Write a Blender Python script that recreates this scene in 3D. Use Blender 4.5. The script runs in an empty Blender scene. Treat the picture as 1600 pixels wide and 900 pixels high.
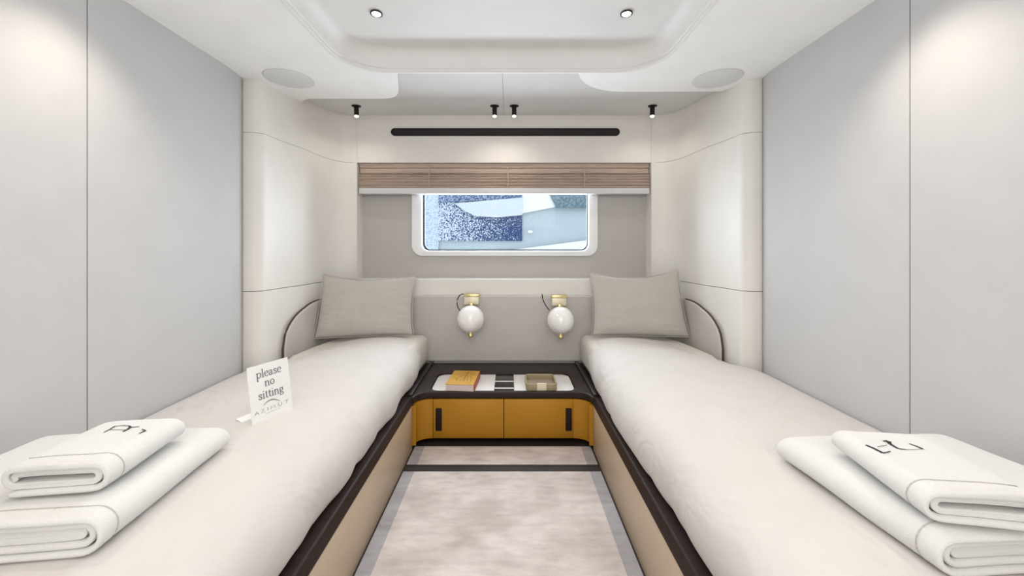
import bpy, bmesh, math, random
from mathutils import Vector, Matrix, noise

S = bpy.context.scene
COL = S.collection
PI = math.pi
random.seed(7)

# ------------------------------------------------------------------ camera
cam_d = bpy.data.cameras.new('camera')
cam = bpy.data.objects.new('camera', cam_d)
COL.objects.link(cam)
CX, CZ = 0.032, 1.07
cam.location = (CX, 0, CZ)
cam.rotation_euler = (PI / 2, 0, 0)
cam_d.sensor_fit = 'HORIZONTAL'
cam_d.sensor_width = 36.0
cam_d.lens = 36.0 * 600 / 1600
cam_d.shift_x = 5 / 1600
cam_d.shift_y = -65 / 1600
cam_d.clip_start = 0.02
S.camera = cam

# ------------------------------------------------------------------ world, exposure, lamps
S.view_settings.view_transform = 'Standard'
S.view_settings.look = 'None'
S.view_settings.gamma = 1.0
S.view_settings.use_curve_mapping = False
S.view_settings.exposure = 0.71

W = bpy.data.worlds.new('world')
S.world = W
W.use_nodes = True
bg = W.node_tree.nodes['Background']
bg.inputs['Color'].default_value = (0.93, 0.965, 1.0, 1)
bg.inputs['Strength'].default_value = 1.75


def lamp(name, kind, loc, energy, color, rot=(0, 0, 0), **kw):
    d = bpy.data.lights.new(name, kind)
    d.energy = energy
    d.color = color
    for k, v in kw.items():
        setattr(d, k, v)
    o = bpy.data.objects.new(name, d)
    o.location = loc
    o.rotation_euler = rot
    COL.objects.link(o)
    return o


WARM = (1.0, 0.90, 0.78)
NEUT = (1.0, 0.965, 0.92)
# unseen fill light added below the tray, behind the visible part of the ceiling
lamp('tray_fill', 'AREA', (0, 0.30, 1.895), 7, NEUT, shape='RECTANGLE', size=1.1, size_y=1.5)
# downlights close to the side walls, just ahead of the lens and above the frame
for sx in (-1, 1):
    lamp('wall_washer', 'SPOT', (sx * 1.06, 1.10, 1.90), 8.5, WARM, rot=(0, math.radians(-9 * sx), 0),
         spot_size=math.radians(105), spot_blend=0.9, shadow_soft_size=0.05)
# unseen fill light added behind the lens to brighten the far wall
lamp('rear_fill', 'AREA', (0, -0.78, 1.62), 7.5, (1.0, 0.94, 0.87), rot=(math.radians(84), 0, 0), shape='RECTANGLE', size=1.6, size_y=0.45)
# daylight through the window
lamp('window_daylight', 'AREA', (0.0, 2.95, 1.28), 23, (0.90, 0.95, 1.0), rot=(math.radians(-90), 0, 0),
     shape='RECTANGLE', size=1.2, size_y=0.5)

# ------------------------------------------------------------------ materials


def mat(name, col, rough=0.6, metal=0.0, col2=None, nscale=8.0, bump=0.0, bscale=60.0, stretch=(1, 1, 1),
        spec=0.5, coat=0.0, coat_rough=0.2, emit=None, estr=0.0, sheen=0.0, detail=4.0, lo=0.35, hi=0.65, bdist=0.01):
    m = bpy.data.materials.new(name)
    m.use_nodes = True
    nt = m.node_tree
    b = nt.nodes['Principled BSDF']
    b.inputs['Base Color'].default_value = (*col, 1)
    b.inputs['Roughness'].default_value = rough
    b.inputs['Metallic'].default_value = metal
    b.inputs['Specular IOR Level'].default_value = spec
    b.inputs['Coat Weight'].default_value = coat
    b.inputs['Coat Roughness'].default_value = coat_rough
    b.inputs['Sheen Weight'].default_value = sheen
    if emit:
        b.inputs['Emission Color'].default_value = (*emit, 1)
        b.inputs['Emission Strength'].default_value = estr
    tc = nt.nodes.new('ShaderNodeTexCoord')
    mp = nt.nodes.new('ShaderNodeMapping')
    mp.inputs['Scale'].default_value = stretch
    nt.links.new(tc.outputs['Object'], mp.inputs['Vector'])
    if col2 is None:
        col2 = tuple(c * 0.97 for c in col)
    n = nt.nodes.new('ShaderNodeTexNoise')
    n.inputs['Scale'].default_value = nscale
    n.inputs['Detail'].default_value = detail
    r = nt.nodes.new('ShaderNodeValToRGB')
    r.color_ramp.elements[0].position = lo
    r.color_ramp.elements[0].color = (*col2, 1)
    r.color_ramp.elements[1].position = hi
    r.color_ramp.elements[1].color = (*col, 1)
    nt.links.new(mp.outputs[0], n.inputs['Vector'])
    nt.links.new(n.outputs['Fac'], r.inputs[0])
    nt.links.new(r.outputs[0], b.inputs['Base Color'])
    if bump > 0:
        n2 = nt.nodes.new('ShaderNodeTexNoise')
        n2.inputs['Scale'].default_value = bscale
        n2.inputs['Detail'].default_value = 3
        bp = nt.nodes.new('ShaderNodeBump')
        bp.inputs['Strength'].default_value = bump
        bp.inputs['Distance'].default_value = bdist
        nt.links.new(mp.outputs[0], n2.inputs['Vector'])
        nt.links.new(n2.outputs['Fac'], bp.inputs['Height'])
        nt.links.new(bp.outputs[0], b.inputs['Normal'])
    return m


M = {}
M['panel'] = mat('wall panel fabric', (0.525, 0.515, 0.51), 0.75, bump=0.06, bscale=300, spec=0.2)
M['white'] = mat('white leather wall', (0.78, 0.755, 0.715), 0.55, bump=0.04, bscale=260, spec=0.3)
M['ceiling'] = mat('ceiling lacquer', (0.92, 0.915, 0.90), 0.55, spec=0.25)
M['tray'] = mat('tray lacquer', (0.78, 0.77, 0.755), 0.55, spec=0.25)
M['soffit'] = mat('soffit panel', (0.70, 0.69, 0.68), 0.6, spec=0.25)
M['trimtan'] = mat('tan trim strip', (0.34, 0.28, 0.235), 0.6)
M['niche'] = mat('niche panel', (0.50, 0.475, 0.45), 0.7, spec=0.2)
M['seam'] = mat('seam shadow gap backing', (0.16, 0.12, 0.09), 0.8)
M['frame'] = mat('window frame gelcoat', (0.86, 0.87, 0.88), 0.3)
M['rubber'] = mat('rubber gasket', (0.02, 0.025, 0.035), 0.6)
M['black'] = mat('black metal', (0.014, 0.008, 0.007), 0.55, spec=0.2)
M['grille'] = mat('vent slot', (0.006, 0.004, 0.004), 0.6)
M['grille2'] = mat('vent bar', (0.022, 0.014, 0.013), 0.5)
M['darkwood'] = mat('dark stained wood', (0.030, 0.020, 0.018), 0.38, col2=(0.022, 0.014, 0.012), nscale=6,
                    stretch=(1, 12, 12), spec=0.22)
M['darkfloor'] = mat('dark floor', (0.022, 0.014, 0.011), 0.6, col2=(0.014, 0.008, 0.007))
M['ochre'] = mat('ochre lacquer', (0.45, 0.215, 0.018), 0.42, metal=0.2, col2=(0.43, 0.202, 0.016), nscale=5, spec=0.3)
M['tan'] = mat('tan lacquer side board', (0.52, 0.40, 0.28), 0.4, coat=0.1, spec=0.5)
M['duvet'] = mat('cotton duvet', (0.64, 0.60, 0.57), 0.85, bump=0.6, bscale=5.5, spec=0.1, sheen=0.05, bdist=0.016)
for wn in [n for n in M['duvet'].node_tree.nodes if n.type == 'TEX_NOISE' and abs(n.inputs['Scale'].default_value - 5.5) < 0.01]:
    wn.inputs['Distortion'].default_value = 1.6
    wn.inputs['Detail'].default_value = 2.0
M['sheet'] = mat('cotton sheet', (0.68, 0.64, 0.58), 0.85, bump=0.2, bscale=14, spec=0.15, sheen=0.1)
M['pillow'] = mat('pillowcase', (0.50, 0.465, 0.43), 0.85, bump=0.6, bscale=11, spec=0.15, sheen=0.15)
M['head'] = mat('headboard leather', (0.56, 0.525, 0.50), 0.55, bump=0.05, bscale=240, spec=0.3)
M['edge_line'] = mat('dark edge line', (0.06, 0.04, 0.03), 0.6)
M['towel'] = mat('terry towel', (0.70, 0.685, 0.66), 0.95, bump=0.35, bscale=260, spec=0.05, sheen=0.3, bdist=0.004)
M['towel_in'] = mat('towel inner fold', (0.55, 0.525, 0.49), 0.95, bump=0.6, bscale=220, spec=0.05)
M['ink'] = mat('ink', (0.16, 0.16, 0.17), 0.7)
M['thread'] = mat('embroidery thread', (0.022, 0.022, 0.030), 0.7)
M['card'] = mat('white card', (0.84, 0.83, 0.81), 0.6, spec=0.2)
M['cardgrey'] = mat('card shade side', (0.80, 0.80, 0.82), 0.6, spec=0.2)
M['brass'] = mat('brushed brass', (0.72, 0.58, 0.30), 0.28, metal=1.0)
M['palebrass'] = mat('pale brass', (0.80, 0.74, 0.56), 0.4, metal=0.5)
M['globe'] = mat('opal glass', (0.90, 0.885, 0.875), 0.08, spec=0.6, coat=0.6, coat_rough=0.05)
M['bookcover'] = mat('book cover', (0.62, 0.34, 0.035), 0.45, col2=(0.55, 0.28, 0.03), nscale=30)
M['bookred'] = mat('book spine', (0.42, 0.075, 0.015), 0.45)
M['pages'] = mat('book pages', (0.70, 0.56, 0.54), 0.8, stretch=(1, 1, 60), nscale=12, col2=(0.60, 0.48, 0.46))
M['bookink'] = mat('book print', (0.20, 0.10, 0.01), 0.6)
M['olive'] = mat('olive leather', (0.34, 0.285, 0.16), 0.5, bump=0.08, bscale=250)
M['taupe'] = mat('tray lining', (0.30, 0.235, 0.155), 0.7)
M['inset'] = mat('white inset', (0.78, 0.75, 0.71), 0.35)
M['blackglass'] = mat('black glass panel', (0.012, 0.012, 0.012), 0.15)
M['blind'] = mat('blind fabric', (0.56, 0.45, 0.38), 0.8, col2=(0.45, 0.35, 0.285), nscale=10, stretch=(1, 14, 30),
                 bump=0.2, bscale=40)
M['blindrail'] = mat('blind rail', (0.66, 0.65, 0.66), 0.5)
M['cord'] = mat('blind cord', (0.50, 0.42, 0.32), 0.8)
M['speaker'] = mat('speaker grille', (0.74, 0.74, 0.72), 0.7, bump=0.2, bscale=400)
M['lens'] = mat('lit lens', (1, 1, 1), 0.4, emit=(1, 0.97, 0.92), estr=5.0)
M['hull'] = mat('neighbour hull', (0.30, 0.355, 0.385), 0.35)
M['hullwhite'] = mat('neighbour white', (0.55, 0.57, 0.585), 0.35)
M['hullpale'] = mat('neighbour pale', (0.40, 0.445, 0.48), 0.35)

# rug, greyer and darker in a band along both long edges
m = mat('rug pile', (0.68, 0.62, 0.59), 0.95, col2=(0.53, 0.465, 0.435), nscale=4.5, stretch=(1, 1.25, 1), bump=0.4,
        bscale=130, spec=0.05, detail=9, lo=0.36, hi=0.60, sheen=0.2)
nt = m.node_tree
ramp = [n for n in nt.nodes if n.type == 'VALTORGB'][0]
bsdf = nt.nodes['Principled BSDF']
tcn = [n for n in nt.nodes if n.type == 'TEX_COORD'][0]
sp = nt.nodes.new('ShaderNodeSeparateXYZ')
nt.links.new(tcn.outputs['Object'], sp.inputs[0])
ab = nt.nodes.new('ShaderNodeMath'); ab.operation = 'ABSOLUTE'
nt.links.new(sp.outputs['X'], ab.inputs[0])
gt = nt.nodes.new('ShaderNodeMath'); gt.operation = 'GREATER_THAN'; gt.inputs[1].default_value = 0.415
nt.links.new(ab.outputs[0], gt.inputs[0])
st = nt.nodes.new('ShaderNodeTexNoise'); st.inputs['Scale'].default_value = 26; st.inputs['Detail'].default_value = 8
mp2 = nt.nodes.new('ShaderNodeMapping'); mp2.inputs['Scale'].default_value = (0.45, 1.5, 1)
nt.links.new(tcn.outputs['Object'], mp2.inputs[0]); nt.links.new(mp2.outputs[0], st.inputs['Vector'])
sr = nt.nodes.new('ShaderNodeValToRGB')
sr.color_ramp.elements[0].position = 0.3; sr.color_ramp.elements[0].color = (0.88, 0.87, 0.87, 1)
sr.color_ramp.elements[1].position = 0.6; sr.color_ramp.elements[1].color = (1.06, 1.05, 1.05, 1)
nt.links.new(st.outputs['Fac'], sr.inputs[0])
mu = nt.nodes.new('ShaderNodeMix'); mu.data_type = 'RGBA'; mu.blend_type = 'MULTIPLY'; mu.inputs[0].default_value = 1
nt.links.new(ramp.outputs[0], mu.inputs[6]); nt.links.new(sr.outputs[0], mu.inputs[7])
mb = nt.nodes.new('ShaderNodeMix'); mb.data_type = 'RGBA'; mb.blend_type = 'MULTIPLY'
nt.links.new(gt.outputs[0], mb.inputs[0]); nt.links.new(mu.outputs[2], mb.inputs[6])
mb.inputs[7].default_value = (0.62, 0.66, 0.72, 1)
nt.links.new(mb.outputs[2], bsdf.inputs['Base Color'])
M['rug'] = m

# clear pane
m = bpy.data.materials.new('clear pane'); m.use_nodes = True
nt = m.node_tree
for n in list(nt.nodes):
    if n.type == 'BSDF_PRINCIPLED':
        nt.nodes.remove(n)
out = [n for n in nt.nodes if n.type == 'OUTPUT_MATERIAL'][0]
tr = nt.nodes.new('ShaderNodeBsdfTransparent'); tr.inputs[0].default_value = (0.93, 0.96, 0.98, 1)
gl = nt.nodes.new('ShaderNodeBsdfGlossy'); gl.inputs['Roughness'].default_value = 0.02
fr = nt.nodes.new('ShaderNodeFresnel'); fr.inputs[0].default_value = 1.15
mx = nt.nodes.new('ShaderNodeMixShader')
nt.links.new(fr.outputs[0], mx.inputs[0]); nt.links.new(tr.outputs[0], mx.inputs[1]); nt.links.new(gl.outputs[0], mx.inputs[2])
nt.links.new(mx.outputs[0], out.inputs[0])
M['pane'] = m


def glint_specks(name, dark, pale, x0, x1, bias0, bias1, scale):
    """reflected glints put into the colour as salt-and-pepper specks, thinning out along x"""
    m = bpy.data.materials.new(name); m.use_nodes = True
    nt = m.node_tree
    b = nt.nodes['Principled BSDF']; b.inputs['Roughness'].default_value = 0.5; b.inputs['Specular IOR Level'].default_value = 0.1
    tc = nt.nodes.new('ShaderNodeTexCoord')
    sp = nt.nodes.new('ShaderNodeSeparateXYZ'); nt.links.new(tc.outputs['Object'], sp.inputs[0])
    mr = nt.nodes.new('ShaderNodeMapRange')
    mr.inputs[1].default_value = x0; mr.inputs[2].default_value = x1
    mr.inputs[3].default_value = bias0; mr.inputs[4].default_value = bias1
    nt.links.new(sp.outputs['X'], mr.inputs[0])
    n = nt.nodes.new('ShaderNodeTexNoise'); n.inputs['Scale'].default_value = scale; n.inputs['Detail'].default_value = 1
    nt.links.new(tc.outputs['Object'], n.inputs['Vector'])
    ad = nt.nodes.new('ShaderNodeMath'); ad.operation = 'ADD'
    nt.links.new(n.outputs['Fac'], ad.inputs[0]); nt.links.new(mr.outputs[0], ad.inputs[1])
    r = nt.nodes.new('ShaderNodeValToRGB')
    r.color_ramp.elements[0].position = 0.47; r.color_ramp.elements[0].color = (*dark, 1)
    r.color_ramp.elements[1].position = 0.56; r.color_ramp.elements[1].color = (*pale, 1)
    nt.links.new(ad.outputs[0], r.inputs[0]); nt.links.new(r.outputs[0], b.inputs['Base Color'])
    return m


M['navy'] = glint_specks('navy glass with painted glints', (0.022, 0.045, 0.12), (0.40, 0.45, 0.52), -0.75, 0.15, 0.09, -0.15, 75)  # reflections on the neighbour's glass painted in as pale specks
M['navytop'] = glint_specks('blue glass with painted glints', (0.05, 0.085, 0.17), (0.24, 0.28, 0.36), -0.75, 0.15, 0.0, -0.05, 75)
M['teal'] = glint_specks('teal glass with painted glints', (0.085, 0.13, 0.155), (0.15, 0.20, 0.23), 0, 1, 0, 0, 60)
M['frost'] = glint_specks('pale hull with painted glints', (0.27, 0.33, 0.41), (0.40, 0.47, 0.54), -1.3, -0.7, 0.05, 0.05, 75)

# ------------------------------------------------------------------ mesh helpers


def link(name, me, m=None, parent=None):
    o = bpy.data.objects.new(name, me)
    if m is not None:
        me.materials.append(M[m] if isinstance(m, str) else m)
    COL.objects.link(o)
    if parent:
        o.parent = parent
    return o


def smooth(me, ang=35):
    for p in me.polygons:
        p.use_smooth = True
    me.set_sharp_from_angle(angle=math.radians(ang))


def mesh(name, verts, faces, m, parent=None, ang=35, sm=True, fix=True):
    me = bpy.data.meshes.new(name)
    me.from_pydata([tuple(v) for v in verts], [], faces)
    if fix:
        bm = bmesh.new(); bm.from_mesh(me)
        bmesh.ops.recalc_face_normals(bm, faces=bm.faces)
        bm.to_mesh(me); bm.free()
    me.update()
    if sm:
        smooth(me, ang)
    return link(name, me, m, parent)


def from_bm(name, bm, m, parent=None, ang=35):
    me = bpy.data.meshes.new(name)
    bmesh.ops.recalc_face_normals(bm, faces=bm.faces)
    bm.to_mesh(me); bm.free()
    smooth(me, ang)
    return link(name, me, m, parent)


def bm_box(bm, x0, x1, y0, y1, z0, z1, bev=0.0, seg=2):
    r = bmesh.ops.create_cube(bm, size=1)
    vs = r['verts']
    for v in vs:
        v.co = Vector(((x0 + x1) / 2 + v.co.x * (x1 - x0), (y0 + y1) / 2 + v.co.y * (y1 - y0),
                       (z0 + z1) / 2 + v.co.z * (z1 - z0)))
    if bev > 0:
        es = list({e for v in vs for e in v.link_edges})
        bmesh.ops.bevel(bm, geom=es, offset=bev, segments=seg, profile=0.5, affect='EDGES')


def box(name, x0, x1, y0, y1, z0, z1, m, parent=None, bev=0.0, seg=2):
    bm = bmesh.new()
    bm_box(bm, x0, x1, y0, y1, z0, z1, bev, seg)
    return from_bm(name, bm, m, parent)


def bm_lathe(bm, prof, n=32, axis='Z', loc=(0, 0, 0)):
    rows = []
    loc = Vector(loc)
    for r, h in prof:
        row = []
        for i in range(n):
            a = 2 * PI * i / n
            p = (r * math.cos(a), r * math.sin(a), h) if axis == 'Z' else (r * math.cos(a), h, r * math.sin(a))
            row.append(bm.verts.new(Vector(p) + loc))
        rows.append(row)
    for a, b in zip(rows, rows[1:]):
        for i in range(n):
            bm.faces.new((a[i], a[(i + 1) % n], b[(i + 1) % n], b[i]))
    bm.faces.new(rows[0]); bm.faces.new(rows[-1])


def lathe(name, prof, m, parent=None, n=32, axis='Z', loc=(0, 0, 0)):
    bm = bmesh.new()
    bm_lathe(bm, prof, n, axis, loc)
    return from_bm(name, bm, m, parent)


def bm_tube(bm, pts, r, n=8):
    pts = [Vector(p) for p in pts]
    rows = []
    up = Vector((0.13, 0.31, 0.94))
    for i, p in enumerate(pts):
        t = (pts[min(i + 1, len(pts) - 1)] - pts[max(i - 1, 0)]).normalized()
        a = t.cross(up).normalized(); b = t.cross(a).normalized()
        rows.append([bm.verts.new(p + (a * math.cos(2 * PI * k / n) + b * math.sin(2 * PI * k / n)) * r) for k in range(n)])
    for a, b in zip(rows, rows[1:]):
        for i in range(n):
            bm.faces.new((a[i], a[(i + 1) % n], b[(i + 1) % n], b[i]))
    bm.faces.new(rows[0]); bm.faces.new(rows[-1])


def tube(name, pts, r, m, parent=None, n=8):
    bm = bmesh.new()
    bm_tube(bm, pts, r, n)
    return from_bm(name, bm, m, parent)


def rrect(x0, x1, y0, y1, r, n=8):
    pts = []
    for cx, cy, a0 in ((x1 - r, y1 - r, 0), (x0 + r, y1 - r, 90), (x0 + r, y0 + r, 180), (x1 - r, y0 + r, 270)):
        for i in range(n + 1):
            a = math.radians(a0 + 90 * i / n)
            pts.append((cx + r * math.cos(a), cy + r * math.sin(a)))
    return pts


def plate(name, outer, holes, thick, m, parent=None, bev=0.0, mtx=None):
    """flat plate of given thickness with holes; outline in local XY, centred on local z=0"""
    cu = bpy.data.curves.new(name, 'CURVE')
    cu.dimensions = '2D'; cu.fill_mode = 'BOTH'
    cu.extrude = max(thick / 2 - bev, 0.00005)
    if bev > 0:
        cu.bevel_depth = bev; cu.bevel_resolution = 2; cu.offset = -bev
    for loop in [outer] + holes:
        s = cu.splines.new('POLY'); s.points.add(len(loop) - 1); s.use_cyclic_u = True
        for p, c in zip(s.points, loop):
            p.co = (c[0], c[1], 0, 1)
    tmp = bpy.data.objects.new('tmp', cu)
    COL.objects.link(tmp)
    me = bpy.data.meshes.new_from_object(tmp.evaluated_get(bpy.context.evaluated_depsgraph_get()))
    bpy.data.objects.remove(tmp)
    if mtx is not None:
        me.transform(mtx)
    me.name = name
    me.materials.clear()
    bm = bmesh.new(); bm.from_mesh(me)
    bmesh.ops.remove_doubles(bm, verts=bm.verts, dist=1e-6)
    bmesh.ops.recalc_face_normals(bm, faces=bm.faces)
    bm.to_mesh(me); bm.free()
    smooth(me, 35)
    return link(name, me, m, parent)


def FRONT(y):   # local XY -> world XZ, at depth y
    return Matrix(((1, 0, 0, 0), (0, 0, -1, y), (0, 1, 0, 0), (0, 0, 0, 1)))


def LEVEL(z):
    return Matrix.Translation((0, 0, z))


def empty(name, loc=(0, 0, 0), rot=(0, 0, 0)):
    o = bpy.data.objects.new(name, None)
    o.location = loc; o.rotation_euler = rot
    o.empty_display_size = 0.05
    COL.objects.link(o)
    return o


def tag(o, label=None, cat=None, group=None, kind=None):
    if label: o['label'] = label
    if cat: o['category'] = cat
    if group: o['group'] = group
    if kind: o['kind'] = kind
    return o


def copy_tree(o, parent=None):
    c = o.copy(); COL.objects.link(c)
    if parent:
        c.parent = parent
    for ch in list(o.children):
        copy_tree(ch, c)
    return c


def solid_strip(pts, z0, z1, thick, side=1, ztop=None):
    """closed solid following an XY path; thickness goes to the given side. ztop: list of heights"""
    P = [Vector((p[0], p[1])) for p in pts]
    vs, fs = [], []
    n = len(P)
    for i, p in enumerate(P):
        t = (P[min(i + 1, n - 1)] - P[max(i - 1, 0)]).normalized()
        nn = Vector((-t.y, t.x)) * side
        q = p + nn * thick
        zt = z1 if ztop is None else ztop[i]
        vs += [(p.x, p.y, z0), (p.x, p.y, zt), (q.x, q.y, zt), (q.x, q.y, z0)]
    for i in range(n - 1):
        a, b = 4 * i, 4 * i + 4
        for k in range(4):
            fs.append((a + k, a + (k + 1) % 4, b + (k + 1) % 4, b + k))
    fs.append((0, 1, 2, 3)); e = 4 * (n - 1)
    fs.append((e + 3, e + 2, e + 1, e))
    return vs, fs


def bez(p0, p1, p2, p3, n):
    out = []
    for i in range(n + 1):
        t = i / n; u = 1 - t
        out.append((u**3 * p0[0] + 3 * u * u * t * p1[0] + 3 * u * t * t * p2[0] + t**3 * p3[0],
                    u**3 * p0[1] + 3 * u * u * t * p1[1] + 3 * u * t * t * p2[1] + t**3 * p3[1]))
    return out


def mir(pts):
    return [(-x, y) for x, y in reversed(pts)]


# ------------------------------------------------------------------ the room
ZC = 1.915           # outer ceiling
YB = 2.649           # back wall
HW = 1.29            # half width
YR = -0.9            # rear end of what is built

fl = box('floor', -1.5, 1.5, YR, 2.9, -0.04, 0.0, 'darkfloor')
tag(fl, kind='structure')

# side walls: two fabric panels with a fine joint, far edge turning away into a shadow gap
for nm, sx in (('wall_left', -1), ('wall_right', 1)):
    back = box(nm, *(sorted((sx * 1.345, sx * 1.40))), YR, 2.1, 0.0, 2.02, 'seam')
    tag(back, kind='structure')
    # near panel
    vs, fs = solid_strip([(sx * HW, YR), (sx * HW, 1.2025)], 0.0, 1.945, 0.04, side=(1 if sx < 0 else -1))
    mesh('panel', vs, fs, 'panel', back)
    pts = [(sx * HW, 1.2065), (sx * HW, 1.76)]
    for i in range(1, 13):
        a = math.radians(90 * i / 12)
        pts.append((sx * (HW + 0.028 * (1 - math.cos(a))), 1.76 + 0.180 * math.sin(a)))
    vs, fs = solid_strip(pts, 0.0, 1.945, 0.012, side=(1 if sx < 0 else -1))
    mesh('panel', vs, fs, 'panel', back)

# rear wall with the entrance opening, behind the lens
wr = bmesh.new()
bm_box(wr, -1.40, -0.42, YR - 0.05, YR, 0.0, 2.05)
bm_box(wr, 0.42, 1.40, YR - 0.05, YR, 0.0, 2.05)
bm_box(wr, -0.42, 0.42, YR - 0.05, YR, 1.86, 2.05)
tag(from_bm('wall_rear', wr, 'panel'), kind='structure')
# curved back wall
edge = [(-1.33, 1.945)]
for i in range(1, 9):
    a = math.radians(90 * i / 8)
    edge.append((-1.285 + 0.06 * math.sin(a), 1.945 + 0.05 * (1 - math.cos(a))))
left = edge + [(-1.212, 2.12)] + bez((-1.185, 2.25), (-1.172, 2.56), (-1.15, YB), (-1.016, YB), 20)
right = mir(left)
wb = None
Z_S, Z_T = 0.842, 1.648


def row(pts, z0, z1):
    vs, fs = solid_strip(pts, z0, z1, 0.03, side=1)
    return mesh('panel', vs, fs, 'white', wb)


vs, fs = solid_strip(left + right, 0.0, Z_S, 0.02, side=1)
backing = [(x * 1.0 + (-0.034 if x < 0 else 0.034), y + 0.034) for x, y in left[2:]]
bvs, bfs = solid_strip(backing, 0.0, 2.05, 0.02, side=1)
n0 = len(bvs)
b2 = [(-x, y, z) for x, y, z in bvs]
wb = mesh('wall_back', bvs + b2, bfs + [tuple(i + n0 for i in f) for f in bfs], 'seam')
tag(wb, kind='structure')
row(left + right, 0.0, Z_S - 0.002)
for side in (left, right):
    row(side, Z_S + 0.001, Z_T - 0.001)
    row(side, Z_T + 0.001, 2.04)
row([(-1.0152, YB), (1.0152, YB)], Z_T + 0.001, 2.04)
# niche reveals
rv = bmesh.new()
bm_box(rv, -1.05, -1.016, YB + 0.001, 2.76, Z_S - 0.03, Z_T + 0.03)
bm_box(rv, 1.016, 1.05, YB + 0.001, 2.76, Z_S - 0.03, Z_T + 0.03)
bm_box(rv, -1.05, 1.05, YB + 0.031, 2.76, Z_T, Z_T + 0.03)
from_bm('reveal', rv, 'white', wb)
box('sill', -1.016, 1.016, YB + 0.002, 2.76, Z_S - 0.025, Z_S + 0.003, 'frame', wb, bev=0.002)
YN = 2.753
WX0, WX1, WZ0, WZ1 = -0.661, 0.668, 1.001, 1.60
plate('niche_panel', [(-1.05, 0.78), (1.05, 0.78), (1.05, 1.70), (-1.05, 1.70)],
      [rrect(WX0 + 0.02, WX1 - 0.02, WZ0 + 0.02, WZ1 - 0.02, 0.06)], 0.03, 'niche', wb, mtx=FRONT(YN + 0.015))

# window
win = plate('window_1', rrect(WX0, WX1, WZ0, WZ1, 0.075, 10),
            [rrect(-0.588, 0.602, 1.038, WZ1 - 0.05, 0.05, 10)], 0.05, 'frame', None, bev=0.008, mtx=FRONT(YN + 0.005))
tag(win, kind='structure')
plate('gasket', rrect(-0.596, 0.61, 1.028, WZ1 - 0.045, 0.055, 10),
      [rrect(-0.577, 0.597, 1.0475, WZ1 - 0.06, 0.045, 10)], 0.012, 'rubber', win, mtx=FRONT(YN + 0.036))
plate('pane', rrect(-0.592, 0.606, 1.032, WZ1 - 0.05, 0.05, 10), [], 0.006, 'pane', win, mtx=FRONT(YN + 0.048))

# ceiling sheet with tray opening and the scalloped rear edge
TX, TY = 0.745, 1.857
outer = [(-1.345, YR), (1.345, YR), (1.345, 1.93), (1.25, 2.0), (1.19, 2.096)]
outer += [(0.66, 2.10)] + bez((0.651, 2.10), (0.50, 2.095), (0.40, 1.99), (0.372, 1.875), 10)
outer += [(-0.512, 1.877), (-0.553, 2.035)] + bez((-0.556, 2.05), (-0.585, 2.15), (-0.61, 2.195), (-0.70, 2.198), 8)
outer += [(-1.05, 2.198)] + bez((-1.09, 2.198), (-1.13, 2.20), (-1.165, 2.22), (-1.195, 2.27), 6)
outer += [(-1.25, 2.0), (-1.345, 1.93)]
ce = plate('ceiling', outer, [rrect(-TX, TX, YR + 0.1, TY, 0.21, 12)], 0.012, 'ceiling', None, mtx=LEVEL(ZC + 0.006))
tag(ce, kind='structure')
# tray
prof = [(-0.006, -0.003), (0.0, -0.003), (0.004, 0.0), (0.004, 0.012), (0.008, 0.014), (0.010, 0.035)]
for i in range(1, 9):
    a = math.radians(90 * i / 8)
    prof.append((0.010 + 0.05 * (1 - math.cos(a)), 0.035 + 0.055 * math.sin(a)))
vs, fs = [], []
N = None
for off, h in prof:
    lp = rrect(-TX + off, TX - off, YR + 0.1 + off, TY - off, 0.21 - off * 0.6, 12)
    N = len(lp)
    vs += [(x, y, ZC + h) for x, y in lp]
for k in range(len(prof) - 1):
    for i in range(N):
        fs.append((k * N + i, k * N + (i + 1) % N, (k + 1) * N + (i + 1) % N, (k + 1) * N + i))
fs.append(tuple(range((len(prof) - 1) * N, len(prof) * N)))
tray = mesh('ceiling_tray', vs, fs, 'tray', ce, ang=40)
ZT = ZC + prof[-1][1]
# sloping soffit panel behind the tray, in two leaves
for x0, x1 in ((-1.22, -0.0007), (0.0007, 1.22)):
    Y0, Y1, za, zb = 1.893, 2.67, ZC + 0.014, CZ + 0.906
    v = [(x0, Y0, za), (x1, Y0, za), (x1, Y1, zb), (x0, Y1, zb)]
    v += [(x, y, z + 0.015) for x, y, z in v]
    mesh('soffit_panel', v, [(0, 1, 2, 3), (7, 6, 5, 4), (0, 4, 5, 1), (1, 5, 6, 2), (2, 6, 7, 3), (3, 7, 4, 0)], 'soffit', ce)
box('trim_1', -0.505, 0.366, TY + 0.002, 1.892, ZC + 0.009, ZC + 0.022, 'trimtan', None)
tag(bpy.data.objects['trim_1'], kind='structure')
box('roof_deck', -1.45, 1.45, YR, 2.9, 2.055, 2.09, 'seam', ce)

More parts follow.
